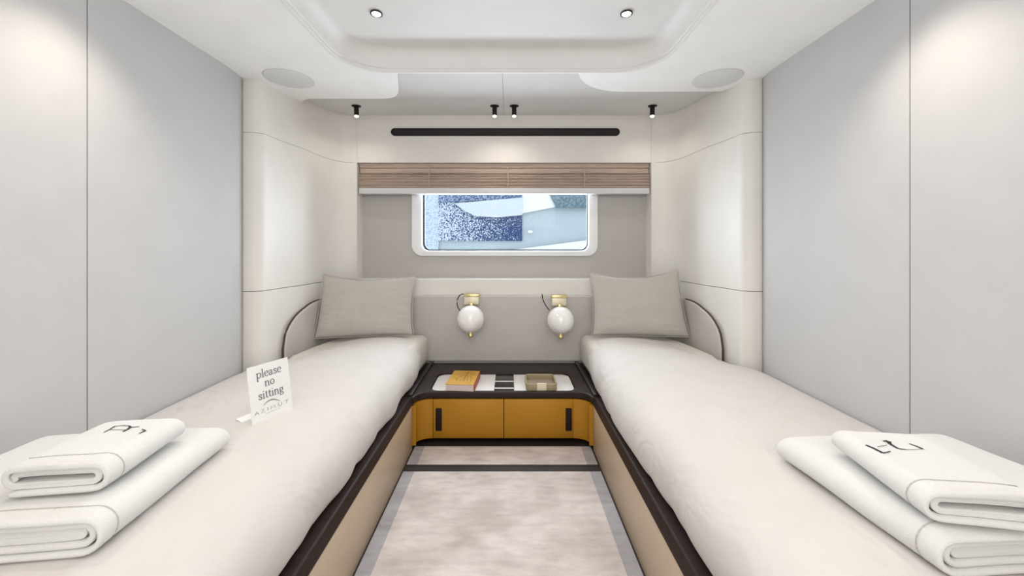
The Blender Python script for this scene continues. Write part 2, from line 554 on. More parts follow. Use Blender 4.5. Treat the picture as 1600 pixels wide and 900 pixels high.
# ------------------------------------------------------------------ beds
def make_bed(sx, label):
    root = tag(empty('bed', (sx * 0.9, 1.3, 0)), label, 'bed', 'twin beds along the side walls')
    ox = -sx * 0.9

    def L(vs):
        return [(x + ox, y - 1.3, z) for x, y, z in vs]
    Y0, Y1 = 0.38, 2.012
    # side board
    bm = bmesh.new()
    a, b = sorted((sx * 0.474, sx * 0.505))
    bm_box(bm, a + ox, b + ox, Y0 - 1.3, Y1 - 1.3, 0.003, 0.239, 0.001)
    from_bm('side_board', bm, 'tan', root)
    # dark rim, bevelled profile
    pr = [(0.472, 0.241), (0.471, 0.246), (0.484, 0.274), (0.489, 0.279), (0.540, 0.279), (0.540, 0.241)]
    vs = []
    for y in (Y0, Y1):
        vs += [(sx * x, y, z) for x, z in pr]
    n = len(pr)
    fs = [(i, (i + 1) % n, n + (i + 1) % n, n + i) for i in range(n)] + [tuple(range(n)), tuple(range(2 * n - 1, n - 1, -1))]
    mesh('rim', L(vs), fs, 'darkwood', root, ang=20)
    a, b = sorted((sx * 0.545, sx * 1.285))
    bm = bmesh.new(); bm_box(bm, a + ox, b + ox, Y0 - 1.3, 1.93 - 1.3, 0.003, 0.27)
    from_bm('platform', bm, 'darkwood', root)
    # mattress in its fitted sheet
    bm = bmesh.new()
    bm.free()
    out = [(0.548, 0.40), (1.12, 0.40), (1.12, 1.9), (1.165, 2.08), (1.145, 2.25), (1.115, 2.40), (1.06, 2.52), (0.98, 2.585), (0.512, 2.585), (0.512, 2.30), (0.548, 2.12)]
    out = [(sx * x + ox, y - 1.3) for x, y in out]
    plate('mattress', out if sx > 0 else out[::-1], [], 0.200, 'sheet', root, bev=0.05, mtx=LEVEL(0.3835))
    return root


bed_l = make_bed(-1, 'low single bed along the left wall, with the printed tent card on it')
bed_r = make_bed(1, 'low single bed along the right wall, without any card on it')


def make_duvet(sx, label):
    root = empty('duvet', (sx * 0.9, 1.3, 0))
    prof = [(0.510, 0.284), (0.500, 0.305), (0.493, 0.335), (0.489, 0.37), (0.493, 0.402), (0.506, 0.434), (0.530, 0.461),
            (0.566, 0.481), (0.615, 0.494), (0.68, 0.503), (0.75, 0.508), (0.83, 0.509), (0.92, 0.507), (1.02, 0.501),
            (1.12, 0.490), (1.20, 0.476), (1.25, 0.464), (1.283, 0.451)]
    NV = 90
    y0, y1 = 0.39, 2.43
    vs, fs = [], []
    n = len(prof)
    for j in range(NV + 1):
        t = j / NV
        y = y0 + (y1 - y0) * t
        for i, (x, z) in enumerate(prof):
            k = 1 - min(i / 9, 1)                       # 1 at hem, 0 on top
            head = max(0, (y - 2.15) / 0.28)
            nx = noise.noise(Vector((x * 3 + sx * 5, y * 4.5, z * 3)))
            n2 = noise.noise(Vector((x * 9 + sx * 5, y * 13, 7)))
            xx = x + 0.045 * head**2 * k + 0.016 * k * nx + 0.007 * n2 * k + (0.010 if i == 0 else 0) * abs(n2)
            zz = z + 0.005 * nx * (1 - k) + (0.0 if i else 0.004 * n2)
            if i == 0:
                xx = max(xx, 0.490)
                zz = max(zz, 0.2835)
            if y < 0.46:
                zz = max(0.284, zz - 0.10 * ((0.46 - y) / 0.07)**2)
            e = max(0, (y - 2.33) / 0.10)
            zz -= 0.012 * e**2 * (1 - k)
            # keep clear of the curved wall and headboard
            lim = 1.283 if y < 1.93 else (1.205 - max(0, y - 2.0) * 0.12 if y < 2.15 else 1.185 - (y - 2.15) * 0.28)
            if y > 2.06:
                lim -= 0.035
            f = (lim - 0.52) / (1.283 - 0.52)
            if xx > 0.52:
                xx = 0.52 + (xx - 0.52) * f
            vs.append((sx * xx - sx * 0.9, y - 1.3, zz))
    for j in range(NV):
        for i in range(n - 1):
            a = j * n + i
            fs.append((a, a + 1, a + n + 1, a + n))
    me = bpy.data.meshes.new('duvet')
    me.from_pydata(vs, [], fs)
    bm = bmesh.new(); bm.from_mesh(me)
    bmesh.ops.recalc_face_normals(bm, faces=bm.faces)
    up = sum((f.normal.z for f in bm.faces))
    if up < 0:
        bmesh.ops.reverse_faces(bm, faces=bm.faces)
    bm.to_mesh(me); bm.free()
    for p in me.polygons:
        p.use_smooth = True
    bpy.data.objects.remove(root)
    o = link('duvet', me, 'duvet')
    o.location = (sx * 0.9, 1.3, 0)
    md = o.modifiers.new('thick', 'SOLIDIFY'); md.thickness = 0.010; md.offset = -1
    md = o.modifiers.new('sub', 'SUBSURF'); md.levels = 1; md.render_levels = 2
    return tag(o, label, 'duvet', 'pale duvets on the twin beds')


duvet_l = make_duvet(-1, 'pale greige duvet on the left bed, under the tent card')
duvet_r = make_duvet(1, 'pale greige duvet on the right bed, under two towels only')

# ------------------------------------------------------------------ headboard following the wall
full = [p for p in left if p[1] > 2.0] + [(-0.8 + 0.1 * i, YB) for i in range(17)] + [p for p in right if p[1] > 2.0]
full = [(-1.2155, 2.10), (-1.208, 2.14), (-1.198, 2.19)] + bez((-1.185, 2.25), (-1.172, 2.56), (-1.15, YB), (-1.016, YB), 26)
full = full + [(-0.9 + 0.1 * i, YB) for i in range(19)] + mir(full)


def offset(pts, d):
    out = []
    for i, p in enumerate(pts):
        a = Vector(pts[max(i - 1, 0)]); b = Vector(pts[min(i + 1, len(pts) - 1)])
        t = (b - a).normalized()
        out.append((p[0] + t.y * d, p[1] - t.x * d))
    return out


def dense(pts, step=0.012):
    out = [pts[0]]
    for a, b in zip(pts, pts[1:]):
        l = math.dist(a, b); k = max(1, int(l / step)) if l > 0.03 or True else 1
        k = min(k, 6)
        for i in range(1, k + 1):
            out.append((a[0] + (b[0] - a[0]) * i / k, a[1] + (b[1] - a[1]) * i / k))
    return out


hp = dense(full)
cum = [0]
for a, b in zip(hp, hp[1:]):
    cum.append(cum[-1] + math.dist(a, b))
tot = cum[-1]
RX, RY, HT = 0.32, 0.215, 0.733
tops = []
for c in cum:
    s = min(c, tot - c)
    k = max(0, (RX - s) / RX)
    tops.append(HT - RY * (1 - math.sqrt(max(0, 1 - k**2.2))))
inner = offset(hp, 0.002)
vs, fs = solid_strip(inner, 0.285, HT, 0.028, side=-1, ztop=tops)
# soft upper edge: pull the front top edge down a little
hb = mesh('headboard', vs, fs, 'head', None, ang=50)
bv = hb.modifiers.new('soft', 'BEVEL'); bv.width = 0.008; bv.segments = 3; bv.limit_method = 'ANGLE'; bv.angle_limit = math.radians(50)
tag(hb, 'long greige padded headboard wrapping the curved wall behind both beds', 'headboard')
pp = offset(hp, 0.016)
for rng in (range(0, len(hp) // 2), range(len(hp) - 1, len(hp) // 2, -1)):
    pts = []
    first = True
    for i in rng:
        s = min(cum[i], tot - cum[i])
        if s > RX * 1.1:
            break
        if first:
            y = pp[i]
            pts.append((y[0], y[1] - 0.004, 0.40)); pts.append((y[0], y[1] - 0.004, tops[i] - 0.01)); first = False
        pts.append((pp[i][0], pp[i][1] - 0.002, tops[i] + 0.001))
    tube('edge_line', pts, 0.0055, 'edge_line', hb)  # dark tube tracing the headboard's curved ends

# ------------------------------------------------------------------ night cabinet between the beds
cab = tag(empty('nightstand', (0, 2.35, 0)), 'ochre night cabinet with dark top, standing between the two beds', 'nightstand')


def under(o, root):
    o.parent = root
    o.matrix_parent_inverse = Matrix.Translation(-root.location)
    return o


def arc(cx, cy, r, a0, a1, n=8):
    return [(cx + r * math.cos(math.radians(a0 + (a1 - a0) * i / n)), cy + r * math.sin(math.radians(a0 + (a1 - a0) * i / n)))
            for i in range(n + 1)]


YF = 2.09
RC = 0.085
lf = [(-0.474, 2.0135)] + arc(-0.474 + RC, YF - RC, RC, 180, 90) + [(-0.3815, YF)]
ZK0, ZK1 = 0.026, 0.238
vs, fs = solid_strip(lf, ZK0, ZK1, 0.02, side=1)
under(mesh('corner_panel', vs, fs, 'ochre', None, ang=30), cab)
vs, fs = solid_strip(mir(lf), ZK0, ZK1, 0.02, side=1)
under(mesh('corner_panel', vs, fs, 'ochre', None, ang=30), cab)
for x0, x1, hx0, hx1 in ((-0.379, 0.0025, -0.3655, -0.3325), (0.0065, 0.384, 0.3415, 0.3745)):
    d = under(box('door', x0, x1, YF, YF + 0.02, ZK0, ZK1, 'ochre', None, bev=0.0012), cab)
    h = box('handle', hx0, hx1, YF - 0.007, YF + 0.001, 0.068, 0.190, 'black', None, bev=0.0025)
    h.parent = d
    h.matrix_parent_inverse = Matrix.Identity(4)
under(box('carcass', -0.46, 0.46, YF + 0.024, 2.61, 0.02, 0.246, 'darkwood', None), cab)
under(box('toe_kick', -0.44, 0.44, 2.14, 2.60, 0.001, 0.019, 'grille', None), cab)
RO = 0.095
to = [(-0.540, 2.0135), (-0.466, 2.0135)] + arc(-0.466 + RO - 0.02, 2.064 - RO + 0.045, RO - 0.02, 180, 90)[1:]
front_y = to[-1][1]
to = to + mir(to)
to = to + [(0.535, 2.612), (-0.535, 2.612)]
IX, IY0, IY1 = 0.405, front_y + 0.022, 2.394
top = under(plate('top', to, [rrect(-IX, IX, IY0, IY1, 0.055, 8)], 0.036, 'darkwood', None, bev=0.006, mtx=LEVEL(0.261)), cab)
under(plate('inset_base', rrect(-0.42, 0.42, IY0 - 0.012, IY1 + 0.012, 0.05), [], 0.006, 'darkwood', None, mtx=LEVEL(0.2485)), cab)
# white inset leaves and the black socket strip
hl = [(-0.075, IY0 + 0.004), (-0.075, IY1 - 0.004)]
e = 0.006
lp = [p for p in rrect(-IX + e, IX - e, IY0 + e, IY1 - e, 0.050, 8)]
leftleaf = [p for p in lp if p[0] < -0.08]
xs0, xs1 = -0.049, 0.062
leaf = [(xs0, IY1 - e)] + [p for p in lp if p[0] < -0.2] + [(xs0, IY0 + e)]
under(plate('white_leaf', leaf, [], 0.020, 'inset', None, bev=0.0015, mtx=LEVEL(0.263)), cab)
leaf = [(xs1, IY0 + e)] + [p for p in lp[27:] if p[0] > 0.2] + [p for p in lp[:9] if p[0] > 0.2] + [(xs1, IY1 - e)]
under(plate('white_leaf', leaf, [], 0.020, 'inset', None, bev=0.0015, mtx=LEVEL(0.263)), cab)
sk = under(box('socket_panel', xs0 + 0.001, xs1 - 0.001, IY0 + e, IY1 + 0.02, 0.2525, 0.2745, 'blackglass', None, bev=0.001), cab)
for yy in (2.145, 2.255):
    st_ = box('strip', xs0 + 0.001, xs1 - 0.001, yy, yy + 0.014, 0.2735, 0.2765, 'inset', None, bev=0.0008)
    st_.parent = sk
for sx in (-1, 1):
    a, b = sorted((sx * 0.478, sx * 0.503))
    under(box('side_lip', a, b, 2.02, 2.612, 0.2785, 0.292, 'darkwood', None, bev=0.005), cab)

# ------------------------------------------------------------------ rugs
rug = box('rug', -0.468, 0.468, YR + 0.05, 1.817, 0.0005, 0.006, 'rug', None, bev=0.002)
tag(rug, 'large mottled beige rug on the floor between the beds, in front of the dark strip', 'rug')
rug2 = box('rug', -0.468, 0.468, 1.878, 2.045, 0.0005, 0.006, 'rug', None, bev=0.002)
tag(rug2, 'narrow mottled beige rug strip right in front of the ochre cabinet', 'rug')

# ------------------------------------------------------------------ pillows
def make_pillow(loc, a, b, T, tilt, yaw, roll, label, seed, corners):
    n = 28
    vs, fs = [], []
    idx = {}
    for s in (1, -1):
        for j in range(n + 1):
            for i in range(n + 1):
                u = -1 + 2 * i / n; v = -1 + 2 * j / n
                if s == -1 and (i in (0, n) or j in (0, n)):
                    idx[(s, i, j)] = idx[(1, i, j)]; continue
                x = a * u * (1 - 0.055 * (1 - v * v))
                z = b * v * (1 - 0.11 * (1 - u * u) * (1 if v > 0 else 0.10))
                # individual corner pulls: (sx,sz) -> (dx,dz)
                for (cu, cv), (dx, dz) in corners.items():
                    w = max(0, (1 + cu * u) / 2)**3 * max(0, (1 + cv * v) / 2)**3
                    x += dx * w; z += dz * w
                h = T * (max(0, 1 - u * u)**0.55) * (max(0, 1 - v * v)**0.5)
                h *= 1 - 0.18 * v
                nn = noise.noise(Vector((u * 2.2 + seed, v * 2.2, s)))
                wr = noise.noise(Vector((u * 1.5 + seed + v * 2, v * 9, s * 3))) * max(0, abs(u) - 0.2)
                h += (0.008 * nn + 0.013 * wr) * (1 - u**8) * (1 - v**8)
                idx[(s, i, j)] = len(vs)
                vs.append((x, -s * h, z + b))
    for s in (1, -1):
        for j in range(n):
            for i in range(n):
                q = (idx[(s, i, j)], idx[(s, i + 1, j)], idx[(s, i + 1, j + 1)], idx[(s, i, j + 1)])
                fs.append(q if s == 1 else q[::-1])
    o = mesh('pillow', vs, fs, 'pillow', None, ang=180)
    md = o.modifiers.new('sub', 'SUBSURF'); md.levels = 1; md.render_levels = 2
    o.location = loc
    o.rotation_euler = (-tilt, roll, yaw)
    loop = [idx[(1, i, 0)] for i in range(n + 1)] + [idx[(1, n, j)] for j in range(1, n + 1)]
    loop += [idx[(1, i, n)] for i in range(n - 1, -1, -1)] + [idx[(1, 0, j)] for j in range(n - 1, 0, -1)]
    tube('seam_edge', [vs[k] for k in loop] + [vs[loop[0]]], 0.0022, 'pillow', o, n=6)
    return tag(o, label, 'pillow', 'pillows leaning on the headboard')


make_pillow((-0.860, 2.385, 0.5095), 0.296, 0.186, 0.062, math.radians(13), math.radians(12), math.radians(0.5),
            'greige pillow at the head of the left bed, under the leftmost ceiling spotlight', 3,
            {(-1, 1): (0.030, 0.022), (1, 1): (0.016, 0.012), (-1, -1): (-0.002, 0), (1, -1): (-0.004, 0.0)})
make_pillow((0.846, 2.395, 0.5095), 0.292, 0.190, 0.066, math.radians(13), math.radians(-8), math.radians(-0.8),
            'greige pillow at the head of the right bed, with tall pointed top corners', 11,
            {(-1, 1): (-0.010, 0.030), (1, 1): (-0.030, 0.044), (-1, -1): (0.0, 0), (1, -1): (0.012, 0.0)})

# ------------------------------------------------------------------ globe wall lamps
def make_lamp():
    root = empty('wall_lamp')
    box('mount_plate', -0.050, 0.048, 0.060, 0.107, 0.085, 0.152, 'palebrass', root, bev=0.004)
    box('hinge_bar', -0.052, 0.052, 0.050, 0.107, 0.137, 0.156, 'brass', root, bev=0.003)
    box('stem', -0.012, 0.012, 0.02, 0.075, 0.080, 0.100, 'brass', root, bev=0.003)
    bm = bmesh.new()
    bmesh.ops.create_uvsphere(bm, u_segments=48, v_segments=32, radius=0.0885)
    from_bm('globe', bm, 'globe', root, ang=180)
    bm = bmesh.new()
    bm_lathe(bm, [(0.020, -0.084), (0.021, -0.092), (0.017, -0.096), (0.020, -0.104), (0.019, -0.113), (0.012, -0.119), (0.004, -0.121)], 24)
    from_bm('finial', bm, 'brass', root)
    return root


l1 = make_lamp()
l1.location = (-0.217, 2.506, 1.07 - 0.474)
tag(l1, 'brass wall lamp with white glass globe, left one, above the yellow book', 'wall lamp', 'globe wall lamps')
l2 = copy_tree(l1)
l2.location = (0.370, 2.506, 1.07 - 0.482)
tag(l2, 'brass wall lamp with white glass globe, right one, above the olive tray', 'wall lamp', 'globe wall lamps')
tube('cord', bez((-0.050, 0.10, 0), (-0.075, 0.09, 0), (-0.10, 0.08, 0), (-0.07, 0.04, 0), 2) and
     [(-0.052, 0.088, 0.150), (-0.066, 0.085, 0.153), (-0.084, 0.080, 0.143), (-0.096, 0.072, 0.120), (-0.098, 0.062, 0.095),
      (-0.090, 0.05, 0.068), (-0.072, 0.035, 0.045)], 0.0030, 'black', l1)
tube('cord', [(-0.112, 0.100, 0.158), (-0.112, 0.090, 0.150), (-0.110, 0.085, 0.130), (-0.100, 0.075, 0.105), (-0.088, 0.06, 0.082),
              (-0.068, 0.040, 0.058)], 0.0030, 'black', l2)

# ------------------------------------------------------------------ blind in the window niche
bl = tag(empty('blind', (0, 2.70, Z_T)), 'raised pleated beige blind across the top of the window niche', 'blind')
BX = 1.008
under(box('head_rail', -BX, BX, 2.672, 2.735, 1.618, Z_T - 0.002, 'blind', None, bev=0.002), bl)
# upper slack fold
bm = bmesh.new()
for k, (za, zb, y) in enumerate(((1.586, 1.617, 2.682), (1.578, 1.5855, 2.676))):
    bm_box(bm, -BX, BX, y, y + 0.045, za, zb, 0.003)
under(from_bm('upper_fold', bm, 'blind', None), bl)
under(box('parting_gap', -BX, BX, 2.684, 2.72, 1.5725, 1.5775, 'seam', None), bl)  # dark strip standing in for the gap between fold and pleats
random.seed(3)
z = 1.570
for k in range(9):
    h = 0.0105
    bm = bmesh.new()
    segs = 40
    vs, fs = [], []
    for i in range(segs + 1):
        x = -BX + 2 * BX * i / segs
        dy = 0.004 * noise.noise(Vector((x * 2.5, k * 3.1, 0)))
        dz = 0.0015 * noise.noise(Vector((x * 3, k * 5.1, 4)))
        y = 2.664 + 0.003 * (k % 2) + dy
        vs += [(x, y + 0.006, z + dz), (x, y, z - h * 0.45 + dz), (x, y + 0.004, z - h * 0.92 + dz), (x, y + 0.055, z - h * 0.92 + dz), (x, y + 0.055, z + dz)]
    for i in range(segs):
        for q in range(5):
            a = i * 5 + q; b = i * 5 + (q + 1) % 5
            fs.append((a, b, b + 5, a + 5))
    fs.append((0, 1, 2, 3, 4)); fs.append(tuple(segs * 5 + q for q in (4, 3, 2, 1, 0)))
    under(mesh('pleat', vs, fs, 'blind', None, ang=40), bl)
    z -= h
under(box('bottom_rail', -BX, BX, 2.662, 2.722, z - 0.040, z - 0.001, 'blindrail', None, bev=0.003), bl)
for x in (-0.52, 0.025, 0.555):
    under(tube('cord', [(x, 2.668, Z_T - 0.01), (x, 2.660, 1.585), (x + 0.003, 2.655, 1.55), (x, 2.654, z + 0.004)], 0.0034, 'cord', None, n=6), bl)

# ------------------------------------------------------------------ air slot above the window
vent = tag(empty('air_vent', (0, YB, 1.857)), 'long black slot air vent with rounded ends, above the window', 'air vent')
vz0, vz1 = 1.832, 1.884
under(plate('surround', rrect(-0.780, 0.796, vz0, vz1, 0.0255, 8), [rrect(-0.774, 0.790, vz0 + 0.006, vz1 - 0.006, 0.0195, 8)],
            0.008, 'black', None, mtx=FRONT(YB - 0.003)), vent)
under(plate('slot', rrect(-0.778, 0.794, vz0 + 0.002, vz1 - 0.002, 0.0235, 8), [], 0.002, 'grille', None, mtx=FRONT(YB - 0.0015)), vent)
bm = bmesh.new()
for i in range(5):
    zz = vz0 + 0.0085 + i * 0.0085
    bm_box(bm, -0.235, 0.26, YB - 0.0065, YB - 0.003, zz, zz + 0.0055, 0.0008, 1)
under(from_bm('grille', bm, 'grille2', None), vent)

# ------------------------------------------------------------------ ceiling spotlights
def soffit_z(y):
    return ZC + 0.014 + (y - 1.893) / (2.67 - 1.893) * (CZ + 0.906 - ZC - 0.014)


def make_spot():
    root = empty('ceiling_spotlight')
    lathe('flange', [(0.028, 0.0), (0.028, -0.005), (0.024, -0.007)], 'black', root, n=28)
    lathe('barrel', [(0.0145, -0.006), (0.0145, -0.058), (0.0125, -0.062)], 'black', root, n=24)
    lathe('lens', [(0.0118, -0.0605), (0.0118, -0.066), (0.0085, -0.0715), (0.003, -0.073)], 'lens', root, n=20)
    return root


proto = None
for x, lb in ((-0.935, 'black cylinder ceiling spotlight at the left end, above the left bed pillow'),
              (-0.058, 'black cylinder ceiling spotlight in the middle pair, left of the soffit joint'),
              (0.066, 'black cylinder ceiling spotlight in the middle pair, right of the soffit joint'),
              (0.943, 'black cylinder ceiling spotlight at the right end, above the right bed pillow')):
    o = make_spot() if proto is None else copy_tree(proto)
    proto = proto or o
    ys = 2.435
    o.location = (x, ys, soffit_z(ys) + 0.0005)
    o.rotation_euler = (math.radians(4), 0, 0)
    tag(o, lb, 'spotlight', 'spotlights under the soffit')
    lamp('spot_beam', 'SPOT', (x, ys - 0.004, soffit_z(ys) - 0.076), 1.7, WARM, spot_size=math.radians(150), spot_blend=1.0,
         shadow_soft_size=0.012)

# recessed tray downlights
def make_down():
    root = empty('recessed_downlight')
    lathe('trim_ring', [(0.019, 0.004), (0.024, 0.0), (0.024, -0.004), (0.020, -0.005), (0.018, 0.0035)], 'black', root, n=28)
    lathe('lens', [(0.0165, 0.003), (0.0175, -0.004), (0.012, -0.008), (0.003, -0.0095)], 'lens', root, n=24)
    return root


d1 = make_down()
d1.location = (-0.498, 1.537, ZT - 0.002)
tag(d1, 'small round recessed downlight in the ceiling tray, over the left bed side', 'downlight', 'downlights in the ceiling tray')
d2 = copy_tree(d1)
d2.location = (0.503, 1.537, ZT - 0.002)
tag(d2, 'small round recessed downlight in the ceiling tray, over the right bed side', 'downlight', 'downlights in the ceiling tray')
for x in (-0.498, 0.503):
    lamp('downlight_beam', 'SPOT', (x, 1.537, ZT - 0.02), 2.5, WARM, spot_size=math.radians(130), spot_blend=1.0, shadow_soft_size=0.02)

# ceiling speakers
for x, lb in ((-1.075, 'flat round speaker grille in the ceiling above the left bed'),
              (1.082, 'flat round speaker grille in the ceiling above the right bed')):
    s = tag(empty('ceiling_speaker', (x, 1.935, ZC)), lb, 'speaker', 'round ceiling speakers')
    lathe('grille', [(0.112, 0.0), (0.112, -0.0022), (0.109, -0.003)], 'speaker', s, n=56)
    bm = bmesh.new()
    bm_tube(bm, [(0.1135 * math.cos(2 * PI * i / 56), 0.1135 * math.sin(2 * PI * i / 56), -0.0012) for i in range(57)], 0.0012, 6)
    from_bm('rim', bm, 'soffit', s)

# ------------------------------------------------------------------ strokes (ink and embroidery)
def stroke_faces(vs, fs, pts, wfun, tf):
    P = [Vector(p) for p in pts]
    n = len(P)
    closed = (P[0] - P[-1]).length < 1e-6
    base = len(vs)
    for i, p in enumerate(P):
        a = P[i - 1] if i else (P[-2] if closed else P[0])
        b = P[i + 1] if i < n - 1 else (P[1] if closed else P[-1])
        t = (b - a).normalized()
        nn = Vector((-t.y, t.x))
        w = wfun(t, i / max(1, n - 1)) / 2
        vs.append(tf(p + nn * w)); vs.append(tf(p - nn * w))
    for i in range(n - 1):
        k = base + 2 * i
        fs.append((k, k + 1, k + 3, k + 2))


def ea(cx, cy, rx, ry, a0, a1, n=14):
    return [(cx + rx * math.cos(math.radians(a0 + (a1 - a0) * i / n)), cy + ry * math.sin(math.radians(a0 + (a1 - a0) * i / n)))
            for i in range(n + 1)]


LET = {
    'p': (0.95, [[(0.18, 0.95), (0.18, -0.52)], ea(0.50, 0.5, 0.36, 0.48, 150, -150), [(0.0, -0.52), (0.38, -0.52)], [(0.0, 0.90), (0.18, 0.97)]]),
    'l': (0.45, [[(0.22, 1.55), (0.22, 0)], [(0.03, 0), (0.42, 0)], [(0.03, 1.5), (0.22, 1.56)]]),
    'e': (0.85, [[(0.10, 0.56), (0.76, 0.56)], ea(0.44, 0.5, 0.35, 0.5, 8, 320)]),
    'a': (0.85, [ea(0.36, 0.72, 0.24, 0.26, 170, 0, 8) + [(0.60, 0.15), (0.66, 0.03), (0.82, 0.06)], ea(0.32, 0.27, 0.25, 0.26, 60, 330)]),
    's': (0.72, [[(0.58, 0.72), (0.56, 0.90), (0.40, 0.99), (0.24, 0.97), (0.13, 0.85), (0.14, 0.70), (0.28, 0.57), (0.48, 0.46), (0.60, 0.32), (0.58, 0.14), (0.44, 0.02), (0.26, 0.01), (0.12, 0.10), (0.10, 0.28)]]),
    'n': (1.02, [[(0.20, 0.95), (0.20, 0)], ea(0.50, 0.62, 0.28, 0.35, 165, 0, 8) + [(0.78, 0.0)], [(0.02, 0), (0.38, 0)], [(0.60, 0), (0.97, 0)], [(0.02, 0.90), (0.20, 0.97)]]),
    'o': (0.98, [ea(0.47, 0.5, 0.37, 0.49, 0, 360, 22)]),
    'i': (0.45, [[(0.22, 0.95), (0.22, 0)], [(0.03, 0), (0.42, 0)], [(0.03, 0.90), (0.22, 0.97)], [(0.21, 1.28), (0.21, 1.43)]]),
    't': (0.58, [[(0.25, 1.30), (0.25, 0.15), (0.33, 0.02), (0.44, 0.02), (0.55, 0.12)], [(0.04, 0.95), (0.52, 0.95)]]),
    'g': (0.92, [ea(0.42, 0.66, 0.28, 0.32, 0, 360, 18), [(0.62, 0.88), (0.86, 0.98)], [(0.24, 0.40), (0.15, 0.24), (0.30, 0.10), (0.62, 0.06), (0.80, -0.10), (0.74, -0.34), (0.45, -0.46), (0.16, -0.38), (0.10, -0.20), (0.26, 0.06)]]),
}


def nib(thin, thick):
    return lambda t, s: thin + (thick - thin) * abs(t.y)


def word(vs, fs, txt, cx, y, xh, tf, thin=0.085, thick=0.20, track=0.06):
    wid = sum(LET[c][0] + track for c in txt) - track
    x = cx - wid * xh / 2
    for c in txt:
        w, strokes = LET[c]
        for st in strokes:
            stroke_faces(vs, fs, [(x + px * xh, y + py * xh) for px, py in st], nib(thin * xh, thick * xh), tf)
        x += (w + track) * xh


# tent card on the left bed
cardw, cardh = 0.139, 0.186
tc_ = tag(empty('tent_card', (-0.772, 1.205, 0.4995)), 'white folded card reading please no sitting, standing on the left bed', 'card')
tc_.rotation_euler = (0, 0, math.radians(66))
# local frame: +x along the base (near -> far), -y faces the aisle
lean = 0.030
hz = math.sqrt(cardh**2 - lean**2)
bw = 0.085
t_ = 0.0012


def slab(a, b, c, d, th):
    a, b, c, d = map(Vector, (a, b, c, d))
    n = (b - a).cross(d - a).normalized() * th
    vs = [a, b, c, d, a + n, b + n, c + n, d + n]
    return vs, [(0, 3, 2, 1), (4, 5, 6, 7), (0, 1, 5, 4), (1, 2, 6, 5), (2, 3, 7, 6), (3, 0, 4, 7)]


vs, fs = slab((0, 0, 0), (cardw, 0, 0), (cardw, lean, hz), (0, lean, hz), -t_)
mesh('front_panel', vs, fs, 'card', tc_)
vs, fs = slab((0, 0.001, 0), (cardw, 0.001, 0), (cardw, bw, 0.012), (0, bw, 0.012), t_)
mesh('base_panel', vs, fs, 'card', tc_)


def card_tf(p):
    f = p.y / cardh
    nrm = Vector((0, -hz, lean)).normalized() * 0.0009
    return (p.x + nrm.x, lean * f + nrm.y, hz * f + nrm.z)


vs, fs = [], []
word(vs, fs, 'please', 0.0690, 0.1440, 0.0170, card_tf)
word(vs, fs, 'no', 0.0680, 0.1130, 0.0165, card_tf)
word(vs, fs, 'sitting', 0.0700, 0.0760, 0.0168, card_tf)
mesh('lettering', vs, fs, 'ink', tc_, sm=False, fix=False)
vs, fs = [], []
# arched swoosh over the wide-set brand letters
sw = [(0.040 + 0.056 * i / 16, 0.0490 + 0.0145 * math.sin(PI * (0.12 + 0.80 * i / 16))**1.3 - 0.004 * i / 16 + 0.003) for i in range(17)]
stroke_faces(vs, fs, sw, lambda t, s: 0.0006 + 0.0026 * math.sin(PI * min(1, s * 0.9 + 0.05)), card_tf)
zx = 0.0105
lw = lambda t, s: 0.0010 + 0.0006 * abs(t.y)
Zy = 0.0345
for st in ([(0.008, 0), (0.014, zx), (0.020, 0)], [(0.0105, 0.004), (0.0175, 0.004)],
           [(0.029, zx), (0.039, zx), (0.028, 0), (0.040, 0)], [(0.050, 0), (0.050, zx)],
           [(0.059, 0), (0.061, zx), (0.067, 0.002), (0.073, zx), (0.075, 0)],
           [(0.086, zx), (0.086, 0.003), (0.089, 0), (0.095, 0), (0.098, 0.003), (0.098, zx)],
           [(0.108, zx), (0.124, zx)], [(0.116, zx), (0.116, 0)]):
    stroke_faces(vs, fs, [(x + 0.003, y + Zy) for x, y in st], lw, card_tf)
for i in range(9):
    stroke_faces(vs, fs, [(0.046 + i * 0.0056, 0.0275), (0.0495 + i * 0.0056, 0.0275)], lambda t, s: 0.0008, card_tf)
mesh('brand_mark', vs, fs, 'ink', tc_, sm=False, fix=False)

# ------------------------------------------------------------------ book
bk = tag(empty('book', (-0.228, 2.215, 0.2752)), 'thick paperback with a yellow cover, lying on the cabinet top under the left lamp', 'book')
bk.rotation_euler = (0, 0, math.radians(-4))
bw2, bd, bh = 0.158, 0.235, 0.040
box('page_block', -bw2 / 2 + 0.002, bw2 / 2 - 0.003, -bd / 2 + 0.002, bd / 2 - 0.002, 0.002, bh - 0.002, 'pages', bk)
box('front_cover', -bw2 / 2, bw2 / 2, -bd / 2, bd / 2, bh - 0.0018, bh, 'bookcover', bk)
box('back_cover', -bw2 / 2, bw2 / 2, -bd / 2, bd / 2, 0.0, 0.0018, 'bookcover', bk)
box('spine', bw2 / 2 - 0.0025, bw2 / 2 + 0.0005, -bd / 2, bd / 2, 0.0, bh, 'bookred', bk, bev=0.0005)
vs, fs = [], []
btf = lambda p: (p.x, p.y, bh + 0.0005)
bw_ = lambda t, s: 0.0035
